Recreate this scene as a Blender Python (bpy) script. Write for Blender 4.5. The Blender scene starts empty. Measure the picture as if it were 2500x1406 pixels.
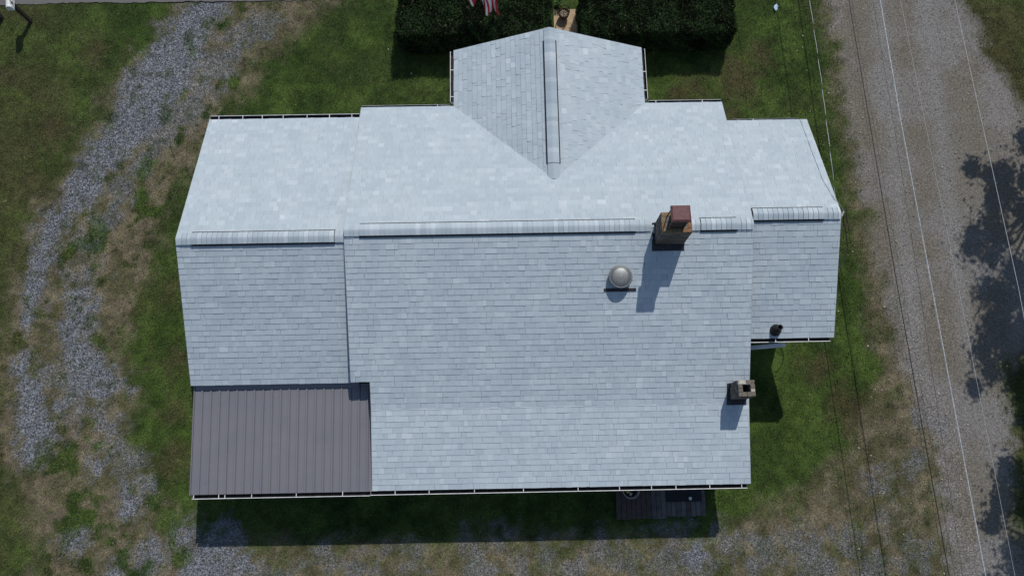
import bpy, math, random
import numpy as np
from mathutils import Vector, Matrix

random.seed(7)
RNG = np.random.default_rng(11)
SC = bpy.context.scene
COL = SC.collection

# ------------------------------------------------------------------ camera
CAM_H = 22.353
FPX = 1900.0                                   # focal length in pixels of a 2500 px wide frame
cam_d = bpy.data.cameras.new('camera')
cam_d.sensor_width = 36.0
cam_d.lens = 36.0 * FPX / 2500.0
cam_d.clip_start = 0.1
cam_d.clip_end = 2000
cam = bpy.data.objects.new('camera', cam_d)
COL.objects.link(cam)
t, r, w = 0.2355, 0.0114, -0.0296
A = Vector((0, math.sin(t), -math.cos(t)))
B = Vector((0, math.cos(t), math.sin(t)))
X = Vector((1, 0, 0))
X2 = X * math.cos(r) + B * math.sin(r)
B2 = B * math.cos(r) - X * math.sin(r)
RZ = Matrix.Rotation(w, 3, 'Z')
CX, CY, CZ = RZ @ X2, RZ @ B2, RZ @ A
M = Matrix((CX, CY, -CZ)).transposed().to_4x4()
M.translation = Vector((0, 0, CAM_H))
cam.matrix_world = M
SC.camera = cam

# ------------------------------------------------------------------ light
SUN = Vector((0.25, 0.73, 1.0)).normalized()
el = math.asin(SUN.z)
az = math.atan2(SUN.x, SUN.y)
world = bpy.data.worlds.new('World')
SC.world = world
world.use_nodes = True
wn = world.node_tree
bg = wn.nodes['Background']
sky = wn.nodes.new('ShaderNodeTexSky')
sky.sky_type = 'NISHITA'
sky.sun_disc = False
sky.sun_elevation = el
sky.sun_rotation = az
sky.air_density = 1.2
sky.dust_density = 0.6
wn.links.new(sky.outputs[0], bg.inputs[0])
bg.inputs[1].default_value = 0.100
sun_d = bpy.data.lights.new('sun', 'SUN')
sun_d.energy = 3.4
sun_d.angle = math.radians(0.53)
sun_d.color = (1.0, 0.955, 0.89)
sun_o = bpy.data.objects.new('sun', sun_d)
COL.objects.link(sun_o)
sun_o.rotation_euler = SUN.to_track_quat('Z', 'Y').to_euler()
sun_o.location = SUN * 60
SC.view_settings.view_transform = 'Standard'
SC.view_settings.look = 'None'
SC.view_settings.gamma = 1.0
SC.view_settings.exposure = 0.0
SC.view_settings.use_curve_mapping = False

# ------------------------------------------------------------------ helpers
def nd(nt, kind, **kw):
    n = nt.nodes.new(kind)
    for k, v in kw.items():
        setattr(n, k, v)
    return n

def base_mat(name, rough=0.8, metal=0.0, spec=0.3):
    m = bpy.data.materials.new(name)
    m.use_nodes = True
    nt = m.node_tree
    b = nt.nodes['Principled BSDF']
    b.inputs['Roughness'].default_value = rough
    b.inputs['Metallic'].default_value = metal
    b.inputs['Specular IOR Level'].default_value = spec
    return m, nt, b

def noise(nt, scale, detail=4, coord='pos', rough=0.6):
    n = nd(nt, 'ShaderNodeTexNoise')
    n.inputs['Scale'].default_value = scale
    n.inputs['Detail'].default_value = detail
    n.inputs['Roughness'].default_value = rough
    if coord == 'pos':
        g = nd(nt, 'ShaderNodeNewGeometry')
        nt.links.new(g.outputs['Position'], n.inputs['Vector'])
    else:
        tc = nd(nt, 'ShaderNodeTexCoord')
        nt.links.new(tc.outputs['Object'], n.inputs['Vector'])
    return n.outputs['Fac']

def ramp(nt, src, stops):
    rp = nd(nt, 'ShaderNodeValToRGB')
    e = rp.color_ramp.elements
    while len(e) > 1:
        e.remove(e[-1])
    e[0].position = stops[0][0]
    e[0].color = (*stops[0][1], 1)
    for p, c in stops[1:]:
        q = e.new(p)
        q.color = (*c, 1)
    nt.links.new(src, rp.inputs[0])
    return rp.outputs[0]

def mixc(nt, a, b, fac, mode='MIX'):
    m = nd(nt, 'ShaderNodeMix', data_type='RGBA', blend_type=mode)
    for s, v in ((m.inputs[0], fac), (m.inputs[6], a), (m.inputs[7], b)):
        if hasattr(v, 'links'):
            nt.links.new(v, s)
        elif isinstance(v, tuple):
            s.default_value = (*v, 1)
        else:
            s.default_value = v
    return m.outputs[2]

def bump(nt, b, src, strength=0.3, dist=0.01):
    n = nd(nt, 'ShaderNodeBump')
    n.inputs['Strength'].default_value = strength
    n.inputs['Distance'].default_value = dist
    nt.links.new(src, n.inputs['Height'])
    nt.links.new(n.outputs[0], b.inputs['Normal'])

def simple(name, c1, c2, scale=8, rough=0.75, metal=0.0, spec=0.3, bmp=0.0, coord='pos', lo=0.35, hi=0.68):
    m, nt, b = base_mat(name, rough, metal, spec)
    f = noise(nt, scale, 6, coord)
    nt.links.new(ramp(nt, f, [(lo, c1), (hi, c2)]), b.inputs['Base Color'])
    if bmp:
        bump(nt, b, noise(nt, scale * 6, 4, coord), bmp, 0.01)
    return m

def attr_mat(name, rough=0.85, speck=0.0, sscale=200, spec=0.2, bmp=0.0):
    """colour read from the mesh attribute 'col' times fine noise"""
    m, nt, b = base_mat(name, rough, 0, spec)
    a = nd(nt, 'ShaderNodeAttribute', attribute_name='col')
    c = a.outputs['Color']
    if speck:
        f = noise(nt, sscale, 3)
        k = ramp(nt, f, [(0.3, (1 - speck,) * 3), (0.7, (1 + speck,) * 3)])
        c = mixc(nt, c, k, 1.0, 'MULTIPLY')
        if bmp:
            bump(nt, b, f, bmp, 0.01)
    nt.links.new(c, b.inputs['Base Color'])
    return m

class MB:
    """collects faces, builds one mesh object"""
    def __init__(s):
        s.v, s.f, s.m = [], [], []
    def face(s, pts, mi=0):
        n = len(s.v)
        s.v += [tuple(p) for p in pts]
        s.f.append(tuple(range(n, n + len(pts))))
        s.m.append(mi)
    def box(s, lo, hi, mi=0, M=None):
        x0, y0, z0 = lo
        x1, y1, z1 = hi
        c = [Vector(p) for p in ((x0,y0,z0),(x1,y0,z0),(x1,y1,z0),(x0,y1,z0),(x0,y0,z1),(x1,y0,z1),(x1,y1,z1),(x0,y1,z1))]
        if M is not None:
            c = [M @ p for p in c]
        n = len(s.v)
        s.v += [tuple(p) for p in c]
        for q in ((3,2,1,0),(4,5,6,7),(0,1,5,4),(1,2,6,5),(2,3,7,6),(3,0,4,7)):
            s.f.append(tuple(n + i for i in q))
            s.m.append(mi)
    def cham(s, lo, hi, c, mi=0, M=None):
        """box with its top edges chamfered"""
        x0, y0, z0 = lo
        x1, y1, z1 = hi
        P = [(x0,y0,z0),(x1,y0,z0),(x1,y1,z0),(x0,y1,z0),(x0,y0,z1-c),(x1,y0,z1-c),(x1,y1,z1-c),(x0,y1,z1-c),
             (x0+c,y0+c,z1),(x1-c,y0+c,z1),(x1-c,y1-c,z1),(x0+c,y1-c,z1)]
        P = [Vector(p) for p in P]
        if M is not None:
            P = [M @ p for p in P]
        n = len(s.v)
        s.v += [tuple(p) for p in P]
        for q in ((3,2,1,0),(0,1,5,4),(1,2,6,5),(2,3,7,6),(3,0,4,7),(4,5,9,8),(5,6,10,9),(6,7,11,10),(7,4,8,11),(8,9,10,11)):
            s.f.append(tuple(n + i for i in q))
            s.m.append(mi)
    def prism(s, poly, d, mi=0):
        """polygon (3-D points) extruded by vector d"""
        d = Vector(d)
        a = [Vector(p) for p in poly]
        b = [p + d for p in a]
        n = len(s.v)
        k = len(a)
        s.v += [tuple(p) for p in a + b]
        s.f.append(tuple(n + i for i in reversed(range(k))))
        s.f.append(tuple(n + k + i for i in range(k)))
        s.m += [mi, mi]
        for i in range(k):
            j = (i + 1) % k
            s.f.append((n + i, n + j, n + k + j, n + k + i))
            s.m.append(mi)
    def tube(s, pts, rad, sides=6, mi=0, cap=True):
        pts = [Vector(p) for p in pts]
        rads = rad if isinstance(rad, (list, tuple)) else [rad] * len(pts)
        n0 = len(s.v)
        up = Vector((0, 0, 1))
        for i, p in enumerate(pts):
            d = (pts[min(i + 1, len(pts) - 1)] - pts[max(i - 1, 0)]).normalized()
            a = d.cross(up)
            if a.length < 1e-3:
                a = d.cross(Vector((1, 0, 0)))
            a.normalize()
            b = d.cross(a)
            for k in range(sides):
                th = 2 * math.pi * k / sides
                s.v.append(tuple(p + (a * math.cos(th) + b * math.sin(th)) * rads[i]))
        for i in range(len(pts) - 1):
            for k in range(sides):
                j = (k + 1) % sides
                s.f.append((n0 + i*sides + k, n0 + i*sides + j, n0 + (i+1)*sides + j, n0 + (i+1)*sides + k))
                s.m.append(mi)
        if cap:
            s.f.append(tuple(n0 + k for k in reversed(range(sides))))
            s.f.append(tuple(n0 + (len(pts) - 1) * sides + k for k in range(sides)))
            s.m += [mi, mi]
    def lathe(s, prof, c=(0, 0, 0), sides=28, mi=0):
        n0 = len(s.v)
        c = Vector(c)
        for rr, z in prof:
            for k in range(sides):
                th = 2 * math.pi * k / sides
                s.v.append((c.x + rr * math.cos(th), c.y + rr * math.sin(th), c.z + z))
        for i in range(len(prof) - 1):
            for k in range(sides):
                j = (k + 1) % sides
                s.f.append((n0 + i*sides + k, n0 + i*sides + j, n0 + (i+1)*sides + j, n0 + (i+1)*sides + k))
                s.m.append(mi)
    def mesh(s, name, mats, smooth=False):
        me = bpy.data.meshes.new(name)
        me.from_pydata(s.v, [], s.f)
        if not isinstance(mats, (list, tuple)):
            mats = [mats]
        for m in mats:
            me.materials.append(m)
        if len(mats) > 1:
            me.polygons.foreach_set('material_index', s.m)
        if smooth:
            me.polygons.foreach_set('use_smooth', [True] * len(me.polygons))
        me.update()
        return me
    def build(s, name, mats, parent=None, smooth=False):
        return link(name, s.mesh(name, mats, smooth), parent)

def link(name, me, parent=None, loc=None):
    o = bpy.data.objects.new(name, me)
    COL.objects.link(o)
    if parent is not None:
        o.parent = parent
        if parent.location.length > 0 and loc is None and me is not None:
            o.matrix_parent_inverse = Matrix.Translation(-parent.location)
    if loc is not None:
        o.location = loc
    return o

def tag(o, label=None, cat=None, group=None, kind=None):
    if label: o['label'] = label
    if cat: o['category'] = cat
    if group: o['group'] = group
    if kind: o['kind'] = kind
    return o

def empty(name, loc, label, cat, group=None):
    o = bpy.data.objects.new(name, None)
    COL.objects.link(o)
    o.location = loc
    o.empty_display_size = 0.2
    return tag(o, label, cat, group)

def np_mesh(name, verts, faces, mat, col=None, smooth=False):
    """verts (n,3), faces (m,k) all of the same k, optional per-vertex colours"""
    me = bpy.data.meshes.new(name)
    n, m, k = len(verts), len(faces), faces.shape[1]
    me.vertices.add(n)
    me.vertices.foreach_set('co', np.ascontiguousarray(verts, dtype=np.float32).ravel())
    me.loops.add(m * k)
    me.loops.foreach_set('vertex_index', np.ascontiguousarray(faces, dtype=np.int32).ravel())
    me.polygons.add(m)
    me.polygons.foreach_set('loop_start', np.arange(0, m * k, k, dtype=np.int32))
    me.polygons.foreach_set('loop_total', np.full(m, k, dtype=np.int32))
    if smooth:
        me.polygons.foreach_set('use_smooth', np.ones(m, dtype=bool))
    if col is not None:
        at = me.attributes.new('col', 'FLOAT_COLOR', 'POINT')
        c4 = np.ones((n, 4), dtype=np.float32)
        c4[:, :3] = col
        at.data.foreach_set('color', c4.ravel())
    me.materials.append(mat)
    me.update(calc_edges=True)
    return me

# ------------------------------------------------------------------ numpy noise and ground masks
def vnoise(x, y, seed):
    xi, yi = np.floor(x).astype(np.int64), np.floor(y).astype(np.int64)
    fx, fy = x - xi, y - yi
    fx = fx * fx * (3 - 2 * fx)
    fy = fy * fy * (3 - 2 * fy)
    def h(a, b):
        n = (a * 374761393 + b * 668265263 + seed * 1442695041) & 0x7fffffff
        n = ((n ^ (n >> 13)) * 1274126177) & 0x7fffffff
        return ((n ^ (n >> 16)) & 0xffff) / 65535.0
    return ((h(xi, yi) * (1 - fx) + h(xi + 1, yi) * fx) * (1 - fy) +
            (h(xi, yi + 1) * (1 - fx) + h(xi + 1, yi + 1) * fx) * fy)

def fbm(x, y, scale, seed, octv=4):
    s, a, tot = 0, 1.0, 0
    for i in range(octv):
        s = s + a * vnoise(x * scale * 2**i + 17.3 * i, y * scale * 2**i + 5.1 * i, seed + i)
        tot += a
        a *= 0.55
    return s / tot                                # 0..1, mean .5

def sstep(a, b, x):
    q = np.clip((x - a) / (b - a), 0, 1)
    return q * q * (3 - 2 * q)

def track_val(x, y, pts):
    """largest (width - distance) to a polyline with a half-width at each point"""
    best = np.full(x.shape, -9.0)
    if len(pts) == 1:
        pts = [pts[0], (pts[0][0] + .01, pts[0][1], pts[0][2])]
    for (ax, ay, aw), (bx, by, bw) in zip(pts[:-1], pts[1:]):
        dx, dy = bx - ax, by - ay
        tt = np.clip(((x - ax) * dx + (y - ay) * dy) / (dx * dx + dy * dy), 0, 1)
        d = np.hypot(x - ax - tt * dx, y - ay - tt * dy)
        best = np.maximum(best, aw + (bw - aw) * tt - d)
    return best

def poly_sd(x, y, poly):
    """signed distance, positive inside"""
    ins = np.zeros(x.shape, bool)
    d = np.full(x.shape, 1e9)
    for (ax, ay), (bx, by) in zip(poly, poly[1:] + poly[:1]):
        dx, dy = bx - ax, by - ay
        tt = np.clip(((x - ax) * dx + (y - ay) * dy) / (dx * dx + dy * dy), 0, 1)
        d = np.minimum(d, np.hypot(x - ax - tt * dx, y - ay - tt * dy))
        if dy != 0:
            c = ((ay > y) != (by > y)) & (x < dx * (y - ay) / dy + ax)
            ins ^= c
    return np.where(ins, d, -d)

TRACKS = [
 [(-9.08,15.12,.38),(-9.81,14.24,.5),(-10.5,13.08,.9),(-10.97,11.88,.9),(-11.47,10.98,.75),(-12.13,10.04,.56),(-12.68,9.24,.41),(-13.09,8.45,.34),(-13.49,7.67,.31),(-13.71,6.91,.31),(-13.86,6.15,.31),(-13.88,5.4,.28),(-13.95,4.67,.16)],
 [(-13.94,3.46,.12),(-13.72,2.52,.34),(-13.43,1.7,.44),(-13.24,1.13,.38),(-13.34,.57,.16)],
 [(-12.49,5.25,.31),(-12.59,4.52,.34),(-12.56,3.8,.38),(-12.14,3.13,.56),(-11.52,2.83,.38),(-11.04,2.76,.12)]]
FAINT = [
 [(-7.7,14.2,.38),(-8.93,12.91,.38),(-9.74,11.65,.5),(-10.65,10.42,.38),(-11.32,9.48,.28),(-11.6,8.42,.25),(-12.46,7.27,.16),(-12.55,6.38,.28),(-12.36,5.75,.25)],
 [(-13.32,3.21,.25),(-12.69,2.85,.28),(-12.03,2.14,.25),(-11.5,1.55,.31),(-11.05,1.03,.34),(-10.73,.69,.22)]]
SPOTS = [(-10.5,-.53,.28),(-11.9,-1.64,.28),(-9.98,-1.89,.28),(-9.62,-2.16,.22),(-10.66,-2.3,.22),(-8.86,-1.22,.17),(-9.17,-1.48,.19),(-8.34,-2.19,.62),(-8.04,-1.71,.38),(-7.23,-2.21,.34),(-7.72,-1.51,.25),(-7.9,-1.29,.16),(-12.71,2.03,.19),(-11.63,.54,.19),(-10.2,-.04,.19),(5.05,-2.3,.5)]
FSPOTS = [(-6.9,-2.5,.3),(-5.1,-2.0,.25),(-3.6,-2.1,.25),(-.8,-2.5,.35),(.4,-2.6,.35),(3.1,-2.4,.35),(5.9,-2.0,.4),(6.5,-2.8,.4),(9.2,-1.9,.4),(9.6,-2.8,.5),(10.9,-2.3,.4),(-5.88,-2.39,.25),(-4.33,-2.37,.25),(-2.94,-2.39,.25),(-2.78,-1.87,.19),(-1.32,-1.79,.31),(-.2,-1.86,.38),(.92,-2.04,.31),(2.37,-2.02,.38),(1.68,-2.59,.38),(4.37,-2.43,.38),(7.07,-2.21,.44),(7.97,-2.23,.44),(8.36,-2.71,.62),(10.45,-1.31,.38),(10.34,-.43,.25),(4.54,-1.52,.25),(3.75,-1.51,.25),(11.46,.22,.31),(11.97,1.35,.31)]
DRYL = [(-8.82,15.26),(-5.37,15.2),(-7.65,13.18),(-8.59,11.77),(-9.26,10.4),(-9.92,9.19),(-10.56,7.88),(-11.05,6.6),(-11.37,4.86),(-11.2,3.18),(-11.03,1.43),(-10.41,-.26),(-9.19,-1.26),(-8.64,-3.2),(-12.51,-3.2),(-12.84,-.76),(-13.84,.92),(-14.26,3.23),(-14.36,4.92),(-14.01,6.91),(-13.46,8.46),(-12.64,10.05),(-11.94,11.97),(-11.04,13.38),(-9.98,14.83)]
DRYB = [(-9.08,-3.6),(-8.6,-1.7),(-6.7,-1.63),(.59,-1.66),(5.65,-1.7),(6.26,-1.23),(7.42,-.92),(8.89,-.07),(9.99,1.39),(10.75,2.78),(10.58,5.21),(10.52,7.77),(10.34,10.47),(10.3,15.3),(10.97,15.3),(10.85,8.43),(11.5,3.96),(12.7,1.57),(13.0,-3.6)]
ROAD = [(10.5,15.3),(10.68,11.16),(10.92,8.43),(11.04,6.47),(11.23,4.58),(11.4,2.77),(11.89,1.58),(12.1,-.12),(12.0,-12),(13.6,-12),(14.1,.4),(14.4,2.71),(15.34,3.6),(24,3.0),(24,7.5),(16.37,10.5),(15.54,12.5),(14.74,15.3)]
BROWN = [(7.39,11.92,.69),(5.55,11.46,.38),(7.04,10.8,.31),(8.13,12.91,.31),(6.08,11.73,.38),(-9.69,3.39,.38),(-9.63,5.57,.31),(-14.11,2.06,.69),(-14.07,.92,.56),(-13.55,4.17,.38),(-11.29,10.43,.38),(-13.23,8.58,.31),(-13.47,-.2,.5),(-12.23,-2.17,.44),(8.86,2.81,.38),(9.78,1.62,.56),(10.25,.7,.5),(9.99,-.42,.5),(4.39,-2.05,.38),(-9.34,.5,.38),(-9.57,1.98,.25),(-14.07,10.48,.56),(-14.63,8.87,.56),(-13.13,13.42,.5)]

def masks(x, y):
    wx = x + (fbm(x, y, 1.6, 3) - .5) * .7
    wy = y + (fbm(x, y, 1.6, 9) - .5) * .7
    n2 = fbm(x, y, 3.2, 21) - .5
    g = np.full(x.shape, -9.0)
    for tr in TRACKS:
        g = np.maximum(g, track_val(wx, wy, tr) + .03)
    for sp in SPOTS:
        g = np.maximum(g, track_val(wx, wy, [sp]))
    gravel = sstep(-.26, .30, g + n2 * .60 + (fbm(x, y, 7.0, 27, 2) - .5) * .5 + .05)
    ft = np.full(x.shape, -9.0)
    for tr in FAINT:
        ft = np.maximum(ft, track_val(wx, wy, tr))
    for sp in FSPOTS:
        ft = np.maximum(ft, track_val(wx, wy, [sp]) - .10)
    faint = sstep(-.4, .35, ft + n2 * 1.5 + (fbm(x, y, 7.0, 29, 2) - .5) * .5)
    gravel = np.maximum(gravel, .60 * faint)
    dry = np.maximum(sstep(-.45, .4, poly_sd(wx, wy, DRYL) + n2 * 1.0 + .38), sstep(-.35, .35, poly_sd(wx, wy, DRYB) + n2 * .7))
    road = sstep(-.3, .35, poly_sd(wx, wy, ROAD) + n2 * .6)
    br = np.full(x.shape, -9.0)
    for sp in BROWN:
        br = np.maximum(br, track_val(wx, wy, [sp]))
    brown = sstep(-.5, .5, br + n2 * .8)
    far = sstep(11.0, 14.5, np.abs(x + .5))
    near = 1 - sstep(8.5, 11.5, np.abs(x + .3))
    brown = np.maximum(brown * (1 - .0 * near), (.5 - .32 * near) * sstep(.5, .78, fbm(x, y, .55, 33)))
    # the lawn beyond the drive and beyond the road is drier and browner; edge vignetting is put into this colour too
    brown = np.maximum(brown, far * (.38 + .5 * sstep(.35, .7, fbm(x, y, .8, 41))))
    # green weeds on the drive
    weed = np.maximum(sstep(.62, .70, fbm(x, y, 1.9, 55, 2)), .8 * sstep(.66, .74, fbm(x, y, 4.0, 57, 2))) * dry * np.where(x > -8, .45, 1)
    return gravel * (1 - .5 * weed), dry, road, brown, weed

def lerp(a, b, k):
    return a + (np.array(b) - a) * k[:, None]

C_GREEN1, C_GREEN2 = np.array((.027, .050, .0095)), np.array((.053, .087, .0175))
C_BROWN, C_DRY, C_DRY2 = (.060, .050, .024), (.150, .125, .084), (.082, .076, .040)
C_ROAD, C_ROAD2, C_GRAV = (.168, .160, .154), (.148, .134, .116), (.145, .154, .170)

def grass_col(x, y, dry, brown, weed):
    n = fbm(x, y, 1.3, 71)
    c = C_GREEN1 + (C_GREEN2 - C_GREEN1) * sstep(.3, .72, n)[:, None]
    c = lerp(c, C_BROWN, brown * .8)
    k = np.clip(dry * (1 - weed), 0, 1)
    dc = lerp(np.tile(np.array(C_DRY2), (len(x), 1)), C_DRY, sstep(.35, .65, fbm(x, y, 2.6, 77)))
    return c + (dc - c) * (k * .9)[:, None]

# ------------------------------------------------------------------ ground
def ground_mat():
    m, nt, b = base_mat('ground_soil_and_gravel', .92, 0, .15)
    col = nd(nt, 'ShaderNodeAttribute', attribute_name='col').outputs['Color']
    sto = nd(nt, 'ShaderNodeAttribute', attribute_name='stony').outputs['Fac']
    geo = nd(nt, 'ShaderNodeNewGeometry')
    vo = nd(nt, 'ShaderNodeTexVoronoi')
    vo.inputs['Scale'].default_value = 32
    nt.links.new(geo.outputs['Position'], vo.inputs['Vector'])
    bw = nd(nt, 'ShaderNodeSeparateColor')
    nt.links.new(vo.outputs['Color'], bw.inputs[0])
    k = ramp(nt, bw.outputs[0], [(0, (.42,) * 3), (.5, (.85,) * 3), (1, (1.75, 1.72, 1.7))])
    k1 = mixc(nt, (1, 1, 1), k, sto)
    f = noise(nt, 22, 6, rough=.75)
    k2 = ramp(nt, f, [(.28, (.35,) * 3), (.72, (1.65,) * 3)])
    c = mixc(nt, mixc(nt, col, k1, 1.0, 'MULTIPLY'), k2, 1.0, 'MULTIPLY')
    nt.links.new(c, b.inputs['Base Color'])
    bump(nt, b, noise(nt, 60, 5), .6, .02)
    return m

def axis(a, b, step, far):
    core = np.arange(a, b + step / 2, step)
    k = step * 1.45 ** np.arange(1, 60)
    k = np.cumsum(k)
    k = k[k < far]
    return np.concatenate([a - k[::-1], core, b + k])

STEP = .075
gx, gy = axis(-17.5, 18.5, STEP, 500), axis(-4.2, 16.8, STEP, 500)
GX, GY = np.meshgrid(gx, gy)
fx, fy = GX.ravel(), GY.ravel()
gravel, dry, road, brown, weed = masks(fx, fy)
gcol = grass_col(fx, fy, dry, brown, weed) * (.55 + .8 * fbm(fx, fy, 6.0, 63, 2))[:, None]
gcol = lerp(gcol, C_ROAD2, road * .9)
gcol = lerp(gcol, C_ROAD, road * sstep(.35, .62, fbm(fx, fy, .7, 91)))
rut = np.exp(-((fx - (12.0 + .03 * (fy - 8))) / .28) ** 2) + np.exp(-((fx - (13.5 + .03 * (fy - 8))) / .28) ** 2)
gcol = lerp(gcol, (.178, .173, .170), np.clip(.75 * road * rut * sstep(1.5, 4, fy), 0, 1))
mid = np.exp(-((fx - (11.25 + .02 * (fy - 8))) / .3) ** 2) + .6 * np.exp(-((fx - (12.75 + .03 * (fy - 8))) / .3) ** 2)
gcol = lerp(gcol, (.125, .105, .082), np.clip(.36 * road * mid * (.4 + fbm(fx, fy, 1.4, 97)), 0, 1))
gcol = lerp(gcol, C_GRAV, gravel)
stony = np.clip(np.maximum(gravel, road * .34) + dry * .3, 0, 1)
gz = (fbm(fx, fy, .5, 15) - .5) * .05 * (np.abs(fx) < 30) - .01 * gravel
NX = len(gx)
ii, jj = np.meshgrid(np.arange(NX - 1), np.arange(len(gy) - 1))
q0 = (jj * NX + ii).ravel()
quads = np.stack([q0, q0 + 1, q0 + NX + 1, q0 + NX], 1)
cxy = np.stack([fx, fy, gz], 1)
fr = road[quads].mean(1)
fd = np.maximum(dry * (fx < 0) * (fy > -20), gravel * (fx < 0))[quads].mean(1)
fcx, fcy = fx[quads].mean(1), fy[quads].mean(1)
inner = (np.abs(fcx) < 24) & (np.abs(fcy) < 24)
cls = np.zeros(len(quads), int)
cls[(fd > .5) & inner] = 2
cls[(fr > .5)] = 1
GM = ground_mat()
for c, nm in enumerate(('ground', 'gravel_road', 'gravel_driveway')):
    q = quads[cls == c]
    used, inv = np.unique(q, return_inverse=True)
    me = np_mesh(nm, cxy[used], inv.reshape(-1, 4), GM, gcol[used], smooth=True)
    at = me.attributes.new('stony', 'FLOAT', 'POINT')
    at.data.foreach_set('value', stony[used].astype(np.float32))
    tag(link(nm, me), kind='structure')

# asphalt street along the far side
mb = MB()
edge = [(-60 + i * .12, 15.03 + .10 * (float(vnoise(np.array([i * .07]), np.array([.5]), 5)[0]) - .5) + .05 * random.random()) for i in range(1000)]
for (xa, ya), (xb, yb) in zip(edge[:-1], edge[1:]):
    mb.face([(xa, ya, .026), (xb, yb, .026), (xb, 21, .026), (xa, 21, .026)])
tag(mb.build('asphalt_street', simple('asphalt', (.095, .09, .088), (.15, .145, .14), 30, .9, bmp=.4)), kind='structure')

# ------------------------------------------------------------------ grass, gravel stones, leaves (stuff)
def house_foot(x, y):
    return (((x > -7.8) & (x < 8.1) & (y > 2.6) & (y < 9.4)) | ((x > -7.9) & (x < 5.9) & (y > .1) & (y < 9.6)) |
            ((x > -1.1) & (x < 3.7) & (y > 9) & (y < 11.6)))

def rand_pts(n, x0=-16.6, x1=17.4, y0=-3.4, y1=15.05):
    return RNG.uniform(x0, x1, n), RNG.uniform(y0, y1, n)

def make_grass(n):
    x, y = rand_pts(n)
    g, d, rd, br, wd = masks(x, y)
    dens = (1 - .97 * g) * (1 - .96 * rd) * (1 - .35 * d * (1 - wd))
    slab = (x > 1.6) & (x < 2.5) & (y > 13.7) & (y < 14.6)
    keep = (RNG.random(n) < dens) & ~house_foot(x, y) & ~slab & ~((x > 2.9) & (x < 5.36) & (y > -1.24) & (y < .2))
    x, y, d, br, wd = x[keep], y[keep], d[keep], br[keep], wd[keep]
    c = grass_col(x, y, d, br, wd)
    n = len(x)
    c = c * ((.45 + 1.7 * RNG.random(n) ** 1.5) * (.6 + .8 * fbm(x, y, 6.0, 63, 2)))[:, None]
    big = RNG.random(n) < .05
    c[big & (d < .5)] *= 1.7
    straw = RNG.random(n) < (.05 + .22 * br + .3 * d * (1 - wd))
    c[straw] = np.array((.16, .13, .07)) * RNG.uniform(.6, 1.2, straw.sum())[:, None]
    th = RNG.uniform(0, 2 * np.pi, n)
    L = RNG.uniform(.035, .085, n) * (1 + .5 * wd)
    lean = RNG.uniform(.25, 1.1, n)
    hw = RNG.uniform(.004, .010, n) * np.where(big, 1.7, 1)
    z0 = (fbm(x, y, .5, 15) - .5) * .05 - .004
    dx, dy = np.cos(th), np.sin(th)
    base = np.stack([x, y, z0], 1)
    side = np.stack([-dy * hw, dx * hw, np.zeros(n)], 1)
    tip = base + np.stack([dx * L * np.sin(lean), dy * L * np.sin(lean), L * np.cos(lean)], 1)
    v = np.stack([base - side, base + side, tip], 1).reshape(-1, 3)
    f = np.arange(3 * n).reshape(-1, 3)
    return np_mesh('lawn_grass', v, f, attr_mat('grass_blade', .7, 0, spec=.25), np.repeat(c, 3, 0))

tag(link('lawn_grass', make_grass(620000)), 'short mown grass and dry weeds growing round the house', 'grass', kind='stuff')

OCT_V = np.array([(1,0,0),(-1,0,0),(0,1,0),(0,-1,0),(0,0,1),(0,0,-.6)])
OCT_F = np.array([(0,2,4),(2,1,4),(1,3,4),(3,0,4),(2,0,5),(1,2,5),(3,1,5),(0,3,5)])
def make_stones(name, x, y, size, col, mat):
    n = len(x)
    v = OCT_V[None] * (size[:, None, None] * RNG.uniform(.6, 1.25, (n, 6, 1)))
    v[:, :, 2] *= .65
    th = RNG.uniform(0, 2 * np.pi, n)
    c, s = np.cos(th)[:, None], np.sin(th)[:, None]
    tilt = RNG.uniform(-.5, .5, n)[:, None]
    vx, vy, vz = v[..., 0], v[..., 1] * np.cos(tilt) - v[..., 2] * np.sin(tilt), v[..., 1] * np.sin(tilt) + v[..., 2] * np.cos(tilt)
    z0 = (fbm(x, y, .5, 15) - .5) * .05
    P = np.stack([vx * c - vy * s + x[:, None], vx * s + vy * c + y[:, None], vz + z0[:, None] + size[:, None] * .15], 2).reshape(-1, 3)
    F = (OCT_F[None] + 6 * np.arange(n)[:, None, None]).reshape(-1, 3)
    return np_mesh(name, P, F, mat, np.repeat(col, 6, 0))

stone_mat = attr_mat('crushed_stone', .85, .15, 120)
x, y = rand_pts(330000)
g, d, rd, br, wd = masks(x, y)
keep = (RNG.random(len(x)) < np.clip(g * .95 + rd * .12 + d * .05, 0, 1)) & ~house_foot(x, y)
x, y, rd, g = x[keep], y[keep], rd[keep], g[keep]
u = RNG.random(len(x))
sc = np.array((.160, .171, .190))[None] * (.35 + 1.45 * u ** 1.7)[:, None]
warm = (rd > g)
sc[warm] = np.array((.170, .162, .152))[None] * (.55 + .9 * u[warm])[:, None]
tag(link('gravel_stones', make_stones('gravel_stones', x, y, RNG.uniform(.009, .021, len(x)), sc, stone_mat)),
    'grey crushed stones scattered on the drive and road', 'gravel', kind='stuff')

x, y = rand_pts(5200)
g, d, rd, br, wd = masks(x, y)
keep = (RNG.random(len(x)) < (x > 8.5) * (.13 + .16 * rd * (x < 13) + .2 * (d > .4) * (x > 9)) + .010) & ~house_foot(x, y) & (y > -3)
x, y = x[keep], y[keep]
lc = np.array((.42, .38, .29))[None] * RNG.uniform(.45, 1.15, len(x))[:, None]
tag(link('fallen_leaves', make_stones('fallen_leaves', x, y, RNG.uniform(.016, .042, len(x)), lc, stone_mat)),
    'pale fallen leaves and pebbles dotted along the road verge', 'leaves', kind='stuff')

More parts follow.
